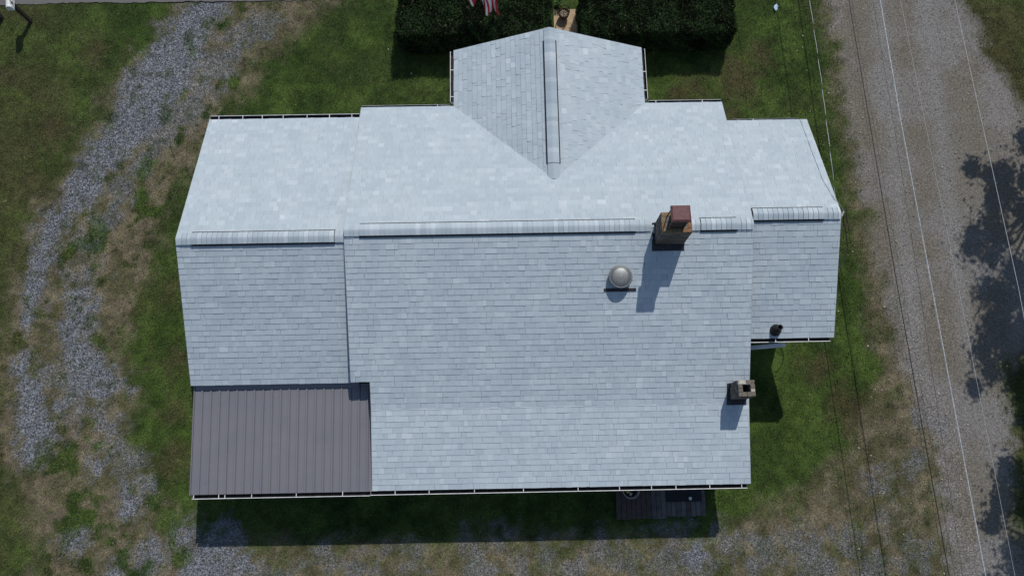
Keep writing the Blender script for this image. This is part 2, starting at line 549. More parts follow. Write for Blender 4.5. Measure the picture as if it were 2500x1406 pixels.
# ------------------------------------------------------------------ house materials
def shingle_mat():
    m, nt, b = base_mat('grey_asphalt_shingle', .9, 0, .2)
    a = nd(nt, 'ShaderNodeAttribute', attribute_name='tone')
    a2 = nd(nt, 'ShaderNodeAttribute', attribute_name='tone', attribute_type='OBJECT')
    ad = nd(nt, 'ShaderNodeMath', operation='ADD')
    nt.links.new(a.outputs['Fac'], ad.inputs[0])
    nt.links.new(a2.outputs['Fac'], ad.inputs[1])
    c = ramp(nt, ad.outputs[0], [(0, (.334, .390, .432)), (.5, (.393, .450, .492)), (.8, (.432, .488, .526)), (1, (.478, .532, .566))])
    f = noise(nt, 260, 3)
    k = ramp(nt, f, [(.3, (.78,) * 3), (.7, (1.2,) * 3)])
    f2 = noise(nt, 1.1, 5)
    k2 = ramp(nt, f2, [(.3, (.93, .94, .95)), (.7, (1.05, 1.04, 1.03))])
    nt.links.new(mixc(nt, mixc(nt, c, k, 1.0, 'MULTIPLY'), k2, 1.0, 'MULTIPLY'), b.inputs['Base Color'])
    bump(nt, b, f, .35, .003)
    return m

SH = shingle_mat()
EDGE = simple('shingle_cut_edge', (.10, .11, .12), (.17, .185, .20), 40, .95)
UNDER = simple('dark_underlayment', (.05, .055, .06), (.09, .095, .10), 10, .95)
WHITE = simple('white_painted_metal', (.50, .52, .53), (.74, .75, .75), 5, .5)
GRIME_SHADE = simple('gutter_grime_and_shade', (.012, .012, .012), (.05, .045, .04), 9, .9)  # trough grime, with the shade under the roof edge painted in
DARKM = simple('dark_flashing', (.018, .018, .02), (.04, .038, .042), 12, .6)
BLACKP = simple('black_plastic', (.010, .010, .011), (.022, .022, .024), 20, .55)
DRIP = simple('drip_edge_grey', (.24, .28, .31), (.33, .37, .40), 4, .7)
FASC = simple('roof_edge_trim', (.50, .52, .54), (.62, .64, .65), 4, .6)

def siding_mat():
    m, nt, b = base_mat('pale_lap_siding', .65)
    geo = nd(nt, 'ShaderNodeNewGeometry')
    sx = nd(nt, 'ShaderNodeSeparateXYZ')
    nt.links.new(geo.outputs['Position'], sx.inputs[0])
    mu = nd(nt, 'ShaderNodeMath', operation='MULTIPLY')
    mu.inputs[1].default_value = 8.5
    nt.links.new(sx.outputs[2], mu.inputs[0])
    fr_ = nd(nt, 'ShaderNodeMath', operation='FRACT')
    nt.links.new(mu.outputs[0], fr_.inputs[0])
    nt.links.new(ramp(nt, noise(nt, 3, 5), [(.3, (.60, .65, .67)), (.7, (.72, .76, .78))]), b.inputs['Base Color'])
    inv = nd(nt, 'ShaderNodeMath', operation='SUBTRACT')
    inv.inputs[0].default_value = 1
    nt.links.new(fr_.outputs[0], inv.inputs[1])
    bump(nt, b, inv.outputs[0], .8, .02)
    return m
SIDING = siding_mat()

# ------------------------------------------------------------------ house
XL, X0, X2_, X1, XE = -8.185, -3.986, -3.50, 6.142, 8.408
G0, G1, GMX, YG, ZGA = -1.382, 3.965, 1.285, 11.827, 3.356
MN = ((5.943, 3.985), (10.098, 2.245))
MS = ((5.943, 3.985), (1.701, 2.290))
LO = ((1.701, 2.290), (-.322, 1.835))
LN = ((5.841, 3.835), (9.758, 2.335))
LS = ((5.841, 3.835), (2.405, 2.205))
EN = ((6.225, 3.845), (9.432, 2.439))
ES = ((6.225, 3.845), (3.31, 2.560))
YS0 = 2.379
def zline(s, yy):
    (ya, za), (yb, zb) = s
    return za + (zb - za) * (yy - ya) / (yb - ya)
def z_gable(xx):
    return ZGA - abs(xx - GMX) * (ZGA - 2.245) / ((G1 - G0) / 2)

house = empty('house', (1.2, 6, 0), 'single storey house with pale grey shingled gable roofs and brown metal porch roof', 'house')

def slab(pts, thick=.13, name='roof_slope', mats=None):
    """pts: top polygon; body hangs below it"""
    mb = MB()
    mb.prism([Vector(p) - Vector((0, 0, thick)) for p in pts], (0, 0, thick - .001))
    mb.m[1] = 1
    return mb.build(name, [FASC, UNDER], house)
S = {}
def ysl(xa, xb, s):
    (ya, za), (yb, zb) = s
    p = [(xa, ya, za), (xb, ya, za), (xb, yb, zb), (xa, yb, zb)]
    return p if ya > yb else p
def orient(p):
    a = Vector(p[1]) - Vector(p[0]); b = Vector(p[2]) - Vector(p[1])
    return p if a.cross(b).z > 0 else p[::-1]
S['mn'] = slab(orient(ysl(X0, X1, MN)))
ys0z = zline(MS, YS0)
S['ms'] = slab(orient([(X0, MS[0][0], MS[0][1]), (X0, YS0, ys0z), (X2_, YS0, ys0z), (X2_, MS[1][0], MS[1][1]), (X1, MS[1][0], MS[1][1]), (X1, MS[0][0], MS[0][1])]))
S['lo'] = slab(orient(ysl(X2_, X1, LO)))
S['ln'] = slab(orient(ysl(XL, X0 + .1, LN)))
S['ls'] = slab(orient(ysl(XL, X0 + .1, LS)))
S['en'] = slab(orient(ysl(X1 - .1, XE, EN)))
S['es'] = slab(orient(ysl(X1 - .1, XE, ES)))
YV = 7.3
S['gw'] = slab(orient([(GMX, YV, ZGA), (GMX, YG, ZGA), (G0, YG, 2.245), (G0, 10.098, 2.245)]))
S['ge'] = slab(orient([(GMX, YV, ZGA), (GMX, YG, ZGA), (G1, YG, 2.245), (G1, 10.098, 2.245)]))

# ---- shingles
EXPO = .146
tabs = []            # (origin, u, v, n, width, length, thickness, tone, slope)
def lay(key, o, u, v, W, L, cull=None, expo=EXPO, amin=None):
    """o: lower left corner of the slope, u along the eave, v up the slope"""
    o, u, v = Vector(o), Vector(u).normalized(), Vector(v).normalized()
    n = u.cross(v).normalized()
    nc = int(math.ceil(L / expo))
    for ci in range(nc):
        v0 = ci * expo - .012
        wob = random.uniform(-.004, .004)
        ctone = random.uniform(-.06, .06)
        ln = min(expo + .035, L - v0 + .005)
        pos = -random.uniform(0, .9)
        strip_end = pos + .99
        while pos < W:
            wd_ = random.choice((.10, .13, .16, .16, .19, .22, .28))
            joint = pos + wd_ > strip_end - .06
            if joint:
                wd_ = strip_end - pos
                strip_end += .99
            a, b = max(pos, -.012 if amin is None else amin(o.y + v.y * (v0 + expo / 2))), min(pos + wd_, W + .012)
            pos += wd_
            if b - a < .015:
                continue
            tone = min(1, max(0.02, random.gauss(.40, .10) + ctone + (.27 if random.random() < .16 else 0)))
            c = o + u * ((a + b) / 2) + v * (v0 + expo / 2)
            if cull and cull(c):
                continue
            th = random.choice((.008, .011, .0135)) + random.uniform(-.0015, .002)
            if key[0] == 'g':
                th *= 1.6
            tabs.append((o + u * a + v * (v0 + wob + random.uniform(-.003, .003)), u, v, n, b - a - (.0055 if joint and key[1] != 'n' else random.choice((.0010, .0022))), ln, th, tone, key))

def sl(s):   # slope length
    return math.hypot(s[0][0] - s[1][0], s[0][1] - s[1][1])
def vup(s):
    return (0, s[0][0] - s[1][0], s[0][1] - s[1][1])
in_gable = lambda c: c.y > YV and G0 < c.x < G1 and z_gable(c.x) - .13 > c.z
lay('mn', (X1, MN[1][0], MN[1][1]), (-1, 0, 0), vup(MN), X1 - X0, sl(MN), in_gable)
lay('ms', (X0, MS[1][0], MS[1][1]), (1, 0, 0), vup(MS), X1 - X0, sl(MS), None, EXPO, lambda yy: X2_ - X0 - .012 if yy < YS0 else -.012)
lay('lo', (X2_, LO[1][0], LO[1][1]), (1, 0, 0), vup(LO), X1 - X2_, sl(LO))
lay('ln', (X0 - .01, LN[1][0], LN[1][1]), (-1, 0, 0), vup(LN), X0 - XL - .01, sl(LN))
lay('ls', (XL, LS[1][0], LS[1][1]), (1, 0, 0), vup(LS), X0 - XL - .01, sl(LS))
lay('en', (XE, EN[1][0], EN[1][1]), (-1, 0, 0), vup(EN), XE - X1 - .02, sl(EN))
lay('es', (X1 + .02, ES[1][0], ES[1][1]), (1, 0, 0), vup(ES), XE - X1 - .02, sl(ES))
below_main = lambda c: c.y < 10.1 and zline(MN, c.y) - .13 > c.z
gl = math.hypot(GMX - G0, ZGA - 2.245)
lay('gw', (G0, YG, 2.245), (0, -1, 0), (GMX - G0, 0, ZGA - 2.245), YG - 7.2, gl, below_main)
lay('ge', (G1, 7.2, 2.245), (0, 1, 0), (GMX - G1, 0, ZGA - 2.245), YG - 7.2, gl, below_main)

def proj_area(tb):
    o, u, v, n, wd_, ln = tb[:6]
    c = o + u * (wd_ / 2) + v * (EXPO / 2) - Vector((0, 0, CAM_H))
    d = c.dot(CZ)
    return wd_ * EXPO * abs(n.dot(c.normalized())) / (d * d)
order = sorted(range(len(tabs)), key=lambda i: -proj_area(tabs[i]))
single = set(order[:300])
protos = {}
def tab_pts(wd_, ln, th):
    return [(0, 0, 0), (wd_, 0, 0), (wd_, 0, th), (0, 0, th), (wd_, ln, .0012), (0, ln, .0012)]
TAB_F = [(0, 1, 2, 3), (3, 2, 4, 5), (0, 3, 5), (1, 4, 2)]
bulk_v, bulk_f, bulk_t = [], [], []
for i, tb in enumerate(tabs):
    o, u, v, n, wd_, ln, th, tone, key = tb
    if i in single:
        k = (round(wd_, 2), round(ln, 2), round(th, 3))
        if k not in protos:
            me = bpy.data.meshes.new('shingle')
            me.from_pydata(tab_pts(wd_, ln, th), [], TAB_F)
            me.materials.append(SH)
            me.materials.append(EDGE)
            me.polygons.foreach_set('material_index', [1, 0, 1, 1])
            protos[k] = me
        ob = bpy.data.objects.new('shingle', protos[k])
        COL.objects.link(ob)
        ob.parent = S[key]
        mw = Matrix((u, v, n)).transposed().to_4x4()
        mw.translation = o
        # slopes sit at identity under the house, whose origin is offset
        ob.matrix_parent_inverse = Matrix.Identity(4)
        ob.matrix_basis = mw
        ob['tone'] = tone
    else:
        s0 = len(bulk_v)
        for (a, b, c) in tab_pts(wd_, ln, th):
            bulk_v.append(tuple(o + u * a + v * b + n * c))
            bulk_t.append(tone)
        bulk_f += [tuple(s0 + q for q in f) for f in TAB_F]
me = bpy.data.meshes.new('roof_shingles')
me.from_pydata(bulk_v, [], bulk_f)
at = me.attributes.new('tone', 'FLOAT', 'POINT')
at.data.foreach_set('value', bulk_t)
me.materials.append(SH)
me.materials.append(EDGE)
me.polygons.foreach_set('material_index', [1, 0, 1, 1] * (len(bulk_f) // 4))
tag(link('roof_shingles', me, house), 'rows of pale grey asphalt shingles', kind='stuff')

# ---- ridge caps over vents
def ridge(p0, p1, half, pitch, vents, slope_obj, skip=()):
    """caps along the ridge p0->p1; vents: list of (start, end) distances"""
    p0, p1 = Vector(p0), Vector(p1)
    d = (p1 - p0).normalized()
    L = (p1 - p0).length
    side = Vector((0, 0, 1)).cross(d).normalized()
    pitch = pitch * .97
    def sect(h, lift):
        out = []
        for k in range(-5, 6):
            q = k / 5
            a = abs(q) * h
            drop = pitch * (math.sqrt(a * a + .032 ** 2) - .032)
            out.append((q * h, -drop + lift))
        return out
    def cap_mesh(length, lift, th):
        mb = MB()
        s = sect(half, lift)
        rise = .017
        for (a, za), (b, zb) in zip(s[:-1], s[1:]):
            mb.face([(0, a, za + th + rise), (length, a, za + th), (length, b, zb + th), (0, b, zb + th + rise)][::-1])
        mb.face([(0, a, za + th + rise) for a, za in s] + [(0, a, za - .001) for a, za in reversed(s)])
        for e, sg in ((0, 1), (-1, -1)):
            a, za = s[e]
            q = [(0, a, za - .001), (length, a, za - .001), (length, a, za + th), (0, a, za + th + rise)]
            mb.face(q if sg > 0 else q[::-1])
        mb.m[10] = 1
        return mb.mesh('ridge_cap', [SH, EDGE], smooth=False)
    ex = .126
    flat = cap_mesh(ex + .03, .016, .007)
    high = cap_mesh(ex + .03, .044, .007)
    nn = int(L / ex)
    ext = {}
    R = Matrix((d, side, d.cross(side))).transposed().to_4x4()
    for i in range(nn + 1):
        s0 = i * ex
        if s0 > L - .03 or any(a < s0 + ex / 2 < b for a, b in skip):
            continue
        on = any(a <= s0 + .06 <= b for a, b in vents)
        if on:
            vk = [k for k, (a, b) in enumerate(vents) if a <= s0 + .06 <= b][0]
            ext.setdefault(vk, [s0 - .008, 0])[1] = min(s0 + ex + .02, L - .01)
        ob = bpy.data.objects.new('ridge_cap', high if on else flat)
        COL.objects.link(ob)
        ob.parent = slope_obj
        mw = R.copy()
        mw.translation = p0 + d * s0 + Vector((0, 0, random.uniform(-.002, .002)))
        ob.matrix_basis = mw @ Matrix.Diagonal((min(1, (L - s0) / (ex + .03)), 1, 1, 1))
        ob['tone'] = min(1, max(.05, random.gauss(.36, .30)))
    for e0, e1 in ext.values():
        mb = MB()
        s = sect(half + .032, .036)
        lo_ = sect(half + .032, .004)
        pa, pb = [], []
        for (q, z), (q2, z2) in zip(s, lo_):
            pa.append((q, z))
        prof = pa + [(q, z) for q, z in reversed(lo_)]
        P = lambda s0, q, z: p0 + d * s0 + side * q + Vector((0, 0, z))
        mb.prism([P(e0, q, z) for q, z in prof], d * (e1 - e0))
        mb.build('ridge_vent', BLACKP, slope_obj)
RH = .152
ridge((X0, MN[0][0], MN[0][1]), (X1, MN[0][0], MN[0][1]), RH, .413, [(.40, 7.2), (8.77, 9.73)], S['mn'], skip=((7.55, 8.5),))
ridge((X0 - .02, LN[0][0], LN[0][1]), (XL, LN[0][0], LN[0][1]), RH, .42, [(.24, 3.79)], S['ln'])
ridge((X1 + .05, EN[0][0], EN[0][1]), (XE, EN[0][0], EN[0][1]), RH, .44, [(.05, 1.78)], S['en'])
ridge((GMX, YG, ZGA), (GMX, 7.45, ZGA), RH, .415, [(.38, 3.95)], S['gw'])

# ---- drip edge along rakes
def strip(p, q, wdt, name='drip_edge', mat=None, parent=None):
    p, q = Vector(p), Vector(q)
    d = (q - p).normalized()
    s = d.cross(Vector((0, 0, 1))).normalized()
    n = s.cross(d)
    mb = MB()
    mb.prism([p + s * wdt, p - s * wdt, p - s * wdt - n * .14, p + s * wdt - n * .14], q - p)
    return mb.build(name, mat or DRIP, parent or house)
for xx, s in ((XL - .006, LN), (XL - .006, LS), (X0 - .012, MN), (X1 + .012, MN), (XE + .006, EN), (XE + .006, ES), (X1 + .012, LO)):
    strip((xx, s[0][0], s[0][1] + .004), (xx, s[1][0], s[1][1] + .004), .009)
strip((X0 - .012, MS[0][0], MS[0][1] + .004), (X0 - .012, YS0, ys0z + .004), .009)
strip((X2_ - .012, YS0, ys0z + .004), (X2_ - .012, MS[1][0], MS[1][1] + .004), .009)
strip((X1 + .012, MS[0][0], MS[0][1] + .004), (X1 + .012, MS[1][0], MS[1][1] + .004), .009)
strip((X2_ - .012, LO[0][0], LO[0][1] + .004), (X2_ - .012, LO[1][0], LO[1][1] + .004), .009)
strip((GMX, YG + .012, ZGA + .004), (G0, YG + .012, 2.249), .009)
strip((GMX, YG + .012, ZGA + .004), (G1, YG + .012, 2.249), .009)

# ---- gutters
GUT = [(.004, -.022), (.004, -.105), (.082, -.105), (.098, -.06), (.106, .0), (.119, .003), (.121, -.012), (.110, -.06), (.094, -.118), (-.004, -.118), (-.004, -.022)]
def gutter(p, q, out, hang, dz=0.0, wf=1.0):
    p, q, out = Vector(p), Vector(q), Vector(out)
    p, q = p + Vector((0, 0, dz)), q + Vector((0, 0, dz))
    mb = MB()
    P = lambda b, i: b + out * GUT[i][0] * wf + Vector((0, 0, GUT[i][1]))
    k = len(GUT)
    for i in range(k):
        j = (i + 1) % k
        f = [P(p, i), P(q, i), P(q, j), P(p, j)]
        mb.face(f, 1 if i in (0, 1, 2, 3) else 0)
    for b in (p, q):                       # end caps
        mb.face([b + out * o * wf + Vector((0, 0, z)) for o, z in ((-.004, -.022), (-.004, -.118), (.094, -.118), (.11, -.06), (.124, -.004))])
    g = mb.build('gutter', [WHITE, GRIME_SHADE], house)
    d = (q - p).normalized()
    L = (q - p).length
    hm = MB()
    hm.box((-.008, -.01, -.004), (.008, .118 * wf, .006))
    hme = hm.mesh('hanger', WHITE)
    for s in hang:
        ob = bpy.data.objects.new('hanger', hme)
        COL.objects.link(ob)
        ob.parent = g
        R = Matrix((d, out, d.cross(out))).transposed().to_4x4()
        R.translation = p + d * (s * L)
        ob.matrix_basis = R
    return g
eps = .004
gutter((X2_ - .06, LO[1][0], LO[1][1]), (X1 - .07, LO[1][0], LO[1][1]), (0, -1, 0), (.065, .155, .275, .405, .55, .66, .745, .81, .9, .985), -.012)
gutter((-8.12, -.335, 1.785), (X2_ - .07, -.335, 1.81), (0, -1, 0), (.01, .15, .185, .335, .585, .845), .0)
gutter((XL + .0, LN[1][0], LN[1][1]), (X0 - .04, LN[1][0], LN[1][1]), (0, 1, 0), (.06, .22, .35, .49, .65, .80, .95), .005)
gutter((X0, MN[1][0], MN[1][1]), (G0 - .13, MN[1][0], MN[1][1]), (0, 1, 0), (.86,), .0, .55)
gutter((G0, 10.24, 2.245), (G0, YG - .02, 2.245), (-1, 0, 0), (.1, .63), 0)
gutter((G1, 10.24, 2.245), (G1, YG - .02, 2.245), (1, 0, 0), (.17, .54), 0)
gutter((G1 + .13, MN[1][0], MN[1][1]), (X1, MN[1][0], MN[1][1]), (0, 1, 0), (.1, .74), .0, .75)
gutter((X1 + .2, EN[1][0], EN[1][1]), (XE - .25, EN[1][0], EN[1][1]), (0, 1, 0), (.32,), .01, .4)
gutter((X1 + .02, ES[1][0], ES[1][1]), (XE - .09, ES[1][0], ES[1][1]), (0, -1, 0), (.345, .74), -.0)

# ---- leader pipe under the wing eave
mb = MB()
mb.prism([(7.20, 3.10, 2.40), (7.20, 3.20, 2.40), (7.20, 3.20, 2.33), (7.20, 3.10, 2.33)], (-1.02, -.035, -.27))
mb.build('downspout', WHITE, house)
# ---- walls
def wall(poly, d):
    mb = MB()
    mb.prism(poly, d)
    return mb.build('wall', SIDING, house)
def body(xa, xb, ya, yb, zfun):
    ys = sorted(set([ya, yb] + [q for q in zfun['k'] if ya < q < yb]))
    top = [(yy, zfun['f'](yy) - .16) for yy in ys]
    for xx, sg in ((xa, 1), (xb, -1)):
        poly = [(xx, ya, 0), (xx, yb, 0)] + [(xx, yy, z) for yy, z in reversed(top)]
        wall(poly, (.12 * sg, 0, 0))
    wall([(xa + .12, ya, 0), (xb - .12, ya, 0), (xb - .12, ya, top[0][1]), (xa + .12, ya, top[0][1])], (0, .12, 0))
    wall([(xa + .12, yb - .12, 0), (xb - .12, yb - .12, 0), (xb - .12, yb - .12, top[-1][1] - .0), (xa + .12, yb - .12, top[-1][1])], (0, .12, 0))
def zmain(yy):
    return zline(MN, yy) if yy > MN[0][0] else (zline(MS, yy) if yy > MS[1][0] else zline(LO, yy))
body(X0 + .25, X1 - .22, 2.75, 9.72, dict(k=[MN[0][0]], f=zmain))
body(X2_ + .2, X1 - .221, .12, 2.74, dict(k=[MS[1][0]], f=zmain))
body(XL + .25, X0 + .24, 2.75, 9.40, dict(k=[LN[0][0]], f=lambda yy: zline(LN, yy) if yy > LN[0][0] else zline(LS, yy)))
body(X1 - .21, XE - .55, 3.62, 9.1, dict(k=[EN[0][0]], f=lambda yy: zline(EN, yy) if yy > EN[0][0] else zline(ES, yy)))
gw0, gw1 = G0 + .3, G1 - .3
wall([(gw0, YG - .3, 0), (gw1, YG - .3, 0), (gw1, YG - .3, z_gable(gw1) - .16), (GMX, YG - .3, ZGA - .16), (gw0, YG - .3, z_gable(gw0) - .16)], (0, -.12, 0))
wall([(gw0, 9.7, 0), (gw0, YG - .42, 0), (gw0, YG - .42, 2.2), (gw0, 9.7, 2.2)], (.12, 0, 0))
wall([(gw1, 9.7, 0), (gw1, YG - .42, 0), (gw1, YG - .42, 2.2), (gw1, 9.7, 2.2)], (-.12, 0, 0))

# ---- porch with ribbed metal roof
PT, PB = (2.39, 2.035), (-.325, 1.795)
def panel_mat():
    m, nt, b = base_mat('brown_ribbed_metal', .42, 0, .45)
    nt.links.new(ramp(nt, noise(nt, 1.2, 6), [(.3, (.142, .144, .164)), (.7, (.160, .157, .172))]), b.inputs['Base Color'])
    f_ = noise(nt, 2.6, 6)
    nt.links.new(ramp(nt, f_, [(.3, (.42,) * 3), (.7, (.56,) * 3)]), b.inputs['Roughness'])
    bump(nt, b, noise(nt, 5, 3), .15, .02)
    return m
PANEL = panel_mat()
porch = MB()
porch.prism(orient([(-8.11, PT[0], PT[1] - .16), (X2_ + .05, PT[0], PT[1] - .16), (X2_ + .05, PB[0] + .06, PB[1] - .16), (-8.11, PB[0] + .06, PB[1] - .16)]), (0, 0, .13))
porch = porch.build('porch_roof', FASC, house)
RIB = (X2_ + .03 - -8.148) / 20.7
x = -8.148
first = True
cnt = 0
rib_left = 21
while rib_left > 0:
    nr = min(4, rib_left)
    prof = []
    for k in range(nr):
        bx_ = x + k * RIB
        prof += [(bx_ + .001, -.006), (bx_ + .008, 0), (bx_ + RIB * .72, 0), (bx_ + RIB * .725, -.007), (bx_ + RIB * .75, -.007), (bx_ + RIB * .765, .024), (bx_ + RIB * .95, .024), (bx_ + RIB * .965, -.006), (bx_ + RIB, -.006)]
    xe_ = min(x + nr * RIB + .004, X2_ + .03)
    prof = [(min(a, xe_), z) for a, z in prof] + [(xe_, 0)]
    mb = MB()
    for (a, za), (b, zb) in zip(prof[:-1], prof[1:]):
        if b - a < 1e-4:
            continue
        mb.face([(a, PB[0] - .02, PB[1] + za), (b, PB[0] - .02, PB[1] + zb), (b, PT[0], PT[1] + zb), (a, PT[0], PT[1] + za)])
        mb.face([(a, PB[0] - .02, PB[1] + za), (a, PB[0] - .02, PB[1] + za - .004), (b, PB[0] - .02, PB[1] + zb - .004), (b, PB[0] - .02, PB[1] + zb)])
    mb.build('roof_panel', PANEL, porch)
    x += nr * RIB
    rib_left -= nr
mb = MB()
mb.prism([(-8.12, PT[0] - .105, PT[1] + .020), (X0 + .1, PT[0] - .105, PT[1] + .020), (X0 + .1, PT[0] + .12, PT[1] + .055), (-8.12, PT[0] + .12, PT[1] + .055)], (0, 0, .006))
mb.build('flashing', PANEL, porch)
mb = MB()
mb.prism([(-8.175, PB[0] - .03, PB[1] - .06), (-8.149, PB[0] - .03, PB[1] - .06), (-8.149, PB[0] - .03, PB[1] + .022), (-8.175, PB[0] - .03, PB[1] + .022)], (0, PT[0] - PB[0] + .03, PT[1] - PB[1]))
mb.build('edge_trim', PANEL, porch)
for px_ in (-8.0, -5.9, -3.8):
    mb = MB()
    mb.cham((px_ - .06, -.16, 0), (px_ + .06, -.04, 1.70), .004)
    mb.build('post', WHITE, porch)

# ---- chimneys
MORT = simple('old_mortar', (.10, .095, .085), (.17, .16, .145), 25, .95, bmp=.5)
BR_GREY = [simple('weathered_brick_%s' % n_, a, b, 22, .9, bmp=.6) for n_, a, b in (('brown', (.085, .072, .062), (.15, .128, .11)), ('grey', (.11, .10, .09), (.19, .172, .155)), ('dark', (.06, .052, .046), (.11, .094, .082)))]
BR_RUST = [simple('rust_stained_brick_%s' % n_, a, b, 18, .9, bmp=.6) for n_, a, b in (('orange', (.15, .062, .028), (.24, .15, .075)), ('ochre', (.13, .095, .05), (.25, .185, .10)))]
PALE = [simple('pale_mortared_stone', (.26, .24, .20), (.52, .49, .42), 20, .9, bmp=.6), simple('lichened_brick', (.045, .04, .035), (.25, .21, .17), 38, .95, bmp=.7)]
def chimney(x0, x1, y0, y1, zb, zt, mats, topmats, hole=None, nw=3, nd_=2, label=None):
    core = MB()
    j = .012
    if hole is None:
        core.box((x0 + j, y0 + j, zb), (x1 - j, y1 - j, zt - .012))
    else:
        hx0, hx1, hy0, hy1 = hole
        for lo_, hi_ in (((x0 + j, y0 + j, zb), (hx0 + .004, y1 - j, zt - .012)), ((hx1 - .004, y0 + j, zb), (x1 - j, y1 - j, zt - .012)),
                         ((hx0 + .004, y0 + j, zb), (hx1 - .004, hy0 + .004, zt - .012)), ((hx0 + .004, hy1 - .004, zb), (hx1 - .004, y1 - j, zt - .012))):
            core.box(lo_, hi_)
        core.box((hx0, hy0, zb), (hx1, hy1, zb + .12))
    c = core.build('chimney', MORT, house)
    if label: c['label'] = label
    ch = .072
    ncourse = int((zt - zb) / ch)
    dep = .1
    def brick(lo_, hi_, mat):
        mb = MB()
        mb.cham(lo_, hi_, .006)
        o = mb.build('brick', mat, c)
    for k in range(ncourse):
        z1 = zt - k * ch
        z0 = z1 - ch + .011
        ms = topmats if k == 0 else mats
        off = (k % 2)
        for (yA, yB) in ((y0, y0 + dep), (y1 - dep, y1)):      # long faces
            xs = [x0] + [x0 + (x1 - x0) * (i + (.5 if off else 0)) / nw for i in range(0 if off else 1, nw)] + [x1]
            for a, b in zip(xs[:-1], xs[1:]):
                jx, jy = random.uniform(-.005, .005), random.uniform(-.004, .004)
                zt_ = z1 + (random.uniform(-.012, .006) if k == 0 else 0)
                brick((a + .005, yA + jy, z0), (b - .005, yB + jy, zt_), random.choice(ms))
        ys = [y0 + dep + .008] + [y0 + (y1 - y0) * (i + (.5 if off else 0)) / nd_ for i in range(0 if off else 1, nd_) if dep + .06 < (y1 - y0) * (i + (.5 if off else 0)) / nd_ < y1 - y0 - dep - .06] + [y1 - dep - .008]
        for (xA, xB) in ((x0, x0 + dep), (x1 - dep, x1)):
            for a, b in zip(ys[:-1], ys[1:]):
                jx = random.uniform(-.005, .005)
                zt_ = z1 + (random.uniform(-.012, .006) if k == 0 else 0)
                brick((xA + jx, a + .004, z0), (xB + jx, b - .004, zt_), random.choice(ms))
    return c
bigc = chimney(3.70, 4.42, 5.49, 6.0, 3.62, 4.79, BR_GREY, BR_RUST, None, 3, 2, 'larger brown brick chimney with rusty red metal cap')
# fill of mortar, flue throat and cap
CAPM = simple('dull_red_metal', (.085, .030, .032), (.135, .055, .055), 14, .6, spec=.35, bmp=.2)
mb = MB()
mb.cham((3.90, 5.60, 4.775), (4.22, 5.90, 5.32), .01)
mb.build('flue', simple('sooty_flue', (.03, .022, .018), (.07, .05, .04), 15, .9), bigc)
mb = MB()
cx0, cx1, cy0, cy1, cz0 = 3.80, 4.245, 5.55, 5.935, 5.36
mb.prism([(cx0, cy0, cz0), (cx1, cy0, cz0), (cx1, cy1, cz0), (cx0, cy1, cz0)], (0, 0, .075))
capo = mb.build('chimney_cap', CAPM, bigc)
mb = MB()
i_ = .035
lo4 = [(cx0, cy0), (cx1, cy0), (cx1, cy1), (cx0, cy1)]
hi4 = [(cx0 + i_, cy0 + i_), (cx1 - i_, cy0 + i_), (cx1 - i_, cy1 - i_), (cx0 + i_, cy1 - i_)]
for k in range(4):
    j = (k + 1) % 4
    mb.face([(*lo4[k], cz0 + .0752), (*lo4[j], cz0 + .0752), (*hi4[j], cz0 + .100), (*hi4[k], cz0 + .100)])
mb.face([(*p, cz0 + .100) for p in hi4])
mb.build('cap_top', CAPM, capo)
mb = MB()
for lx, ly in ((cx0 + .03, cy0 + .03), (cx1 - .05, cy0 + .03), (cx0 + .03, cy1 - .05), (cx1 - .05, cy1 - .05)):
    mb.box((lx, ly, 4.78), (lx + .02, ly + .02, cz0 + .002))
mb.build('cap_legs', CAPM, bigc)
# flashing skirts
def skirt(x0, x1, y0, y1, s_line, hgt, par, fw, ridge_y=None):
    mb = MB()
    zf = lambda yy: zmain(yy)
    t_ = .012
    for xx0, xx1 in ((x0 - t_, x0 - .001), (x1 + .001, x1 + t_)):
        yy = [y0 - t_, y1 + t_] if ridge_y is None or not (y0 < ridge_y < y1) else [y0 - t_, ridge_y, y1 + t_]
        poly = [(xx0, q, zf(q) - .05) for q in yy] + [(xx0, q, zf(q) + hgt) for q in reversed(yy)]
        mb.prism(poly, (xx1 - xx0, 0, 0))
    mb.prism([(x0 - t_, y0 - t_, zf(y0) - .05), (x1 + t_, y0 - t_, zf(y0) - .05), (x1 + t_, y0 - t_, zf(y0) + hgt), (x0 - t_, y0 - t_, zf(y0) + hgt)], (0, t_ - .001, 0))
    # apron on the roof below
    a0, a1 = y0 - t_ - fw, y0 - t_
    mb.prism([(x0 - t_ - .06, a0, zf(a0) + .014), (x1 + t_, a0, zf(a0) + .014), (x1 + t_, a1, zf(a1) + .014), (x0 - t_ - .06, a1, zf(a1) + .014)], (0, 0, .006))
    # side step flashing
    mb.prism([(x0 - t_ - .06, a1, zf(a1) + .014), (x0 - t_, a1, zf(a1) + .014), (x0 - t_, y1, zf(min(y1, 5.94)) + .014), (x0 - t_ - .06, y1, zf(min(y1, 5.94)) + .014)], (0, 0, .006))
    mb.build('flashing', DARKM, par)
skirt(3.70, 4.42, 5.49, 6.0, MS, .06, bigc, .14, MS[0][0])
smallc = chimney(5.655, 6.075, 1.765, 2.165, 2.12, 3.18, BR_GREY, [PALE[1], PALE[1], PALE[1], PALE[0]], (5.765, 5.965, 1.87, 2.06), 2, 2, 'smaller open brick chimney with pale mortared rim')
skirt(5.655, 6.075, 1.765, 2.165, MS, .05, smallc, .12)

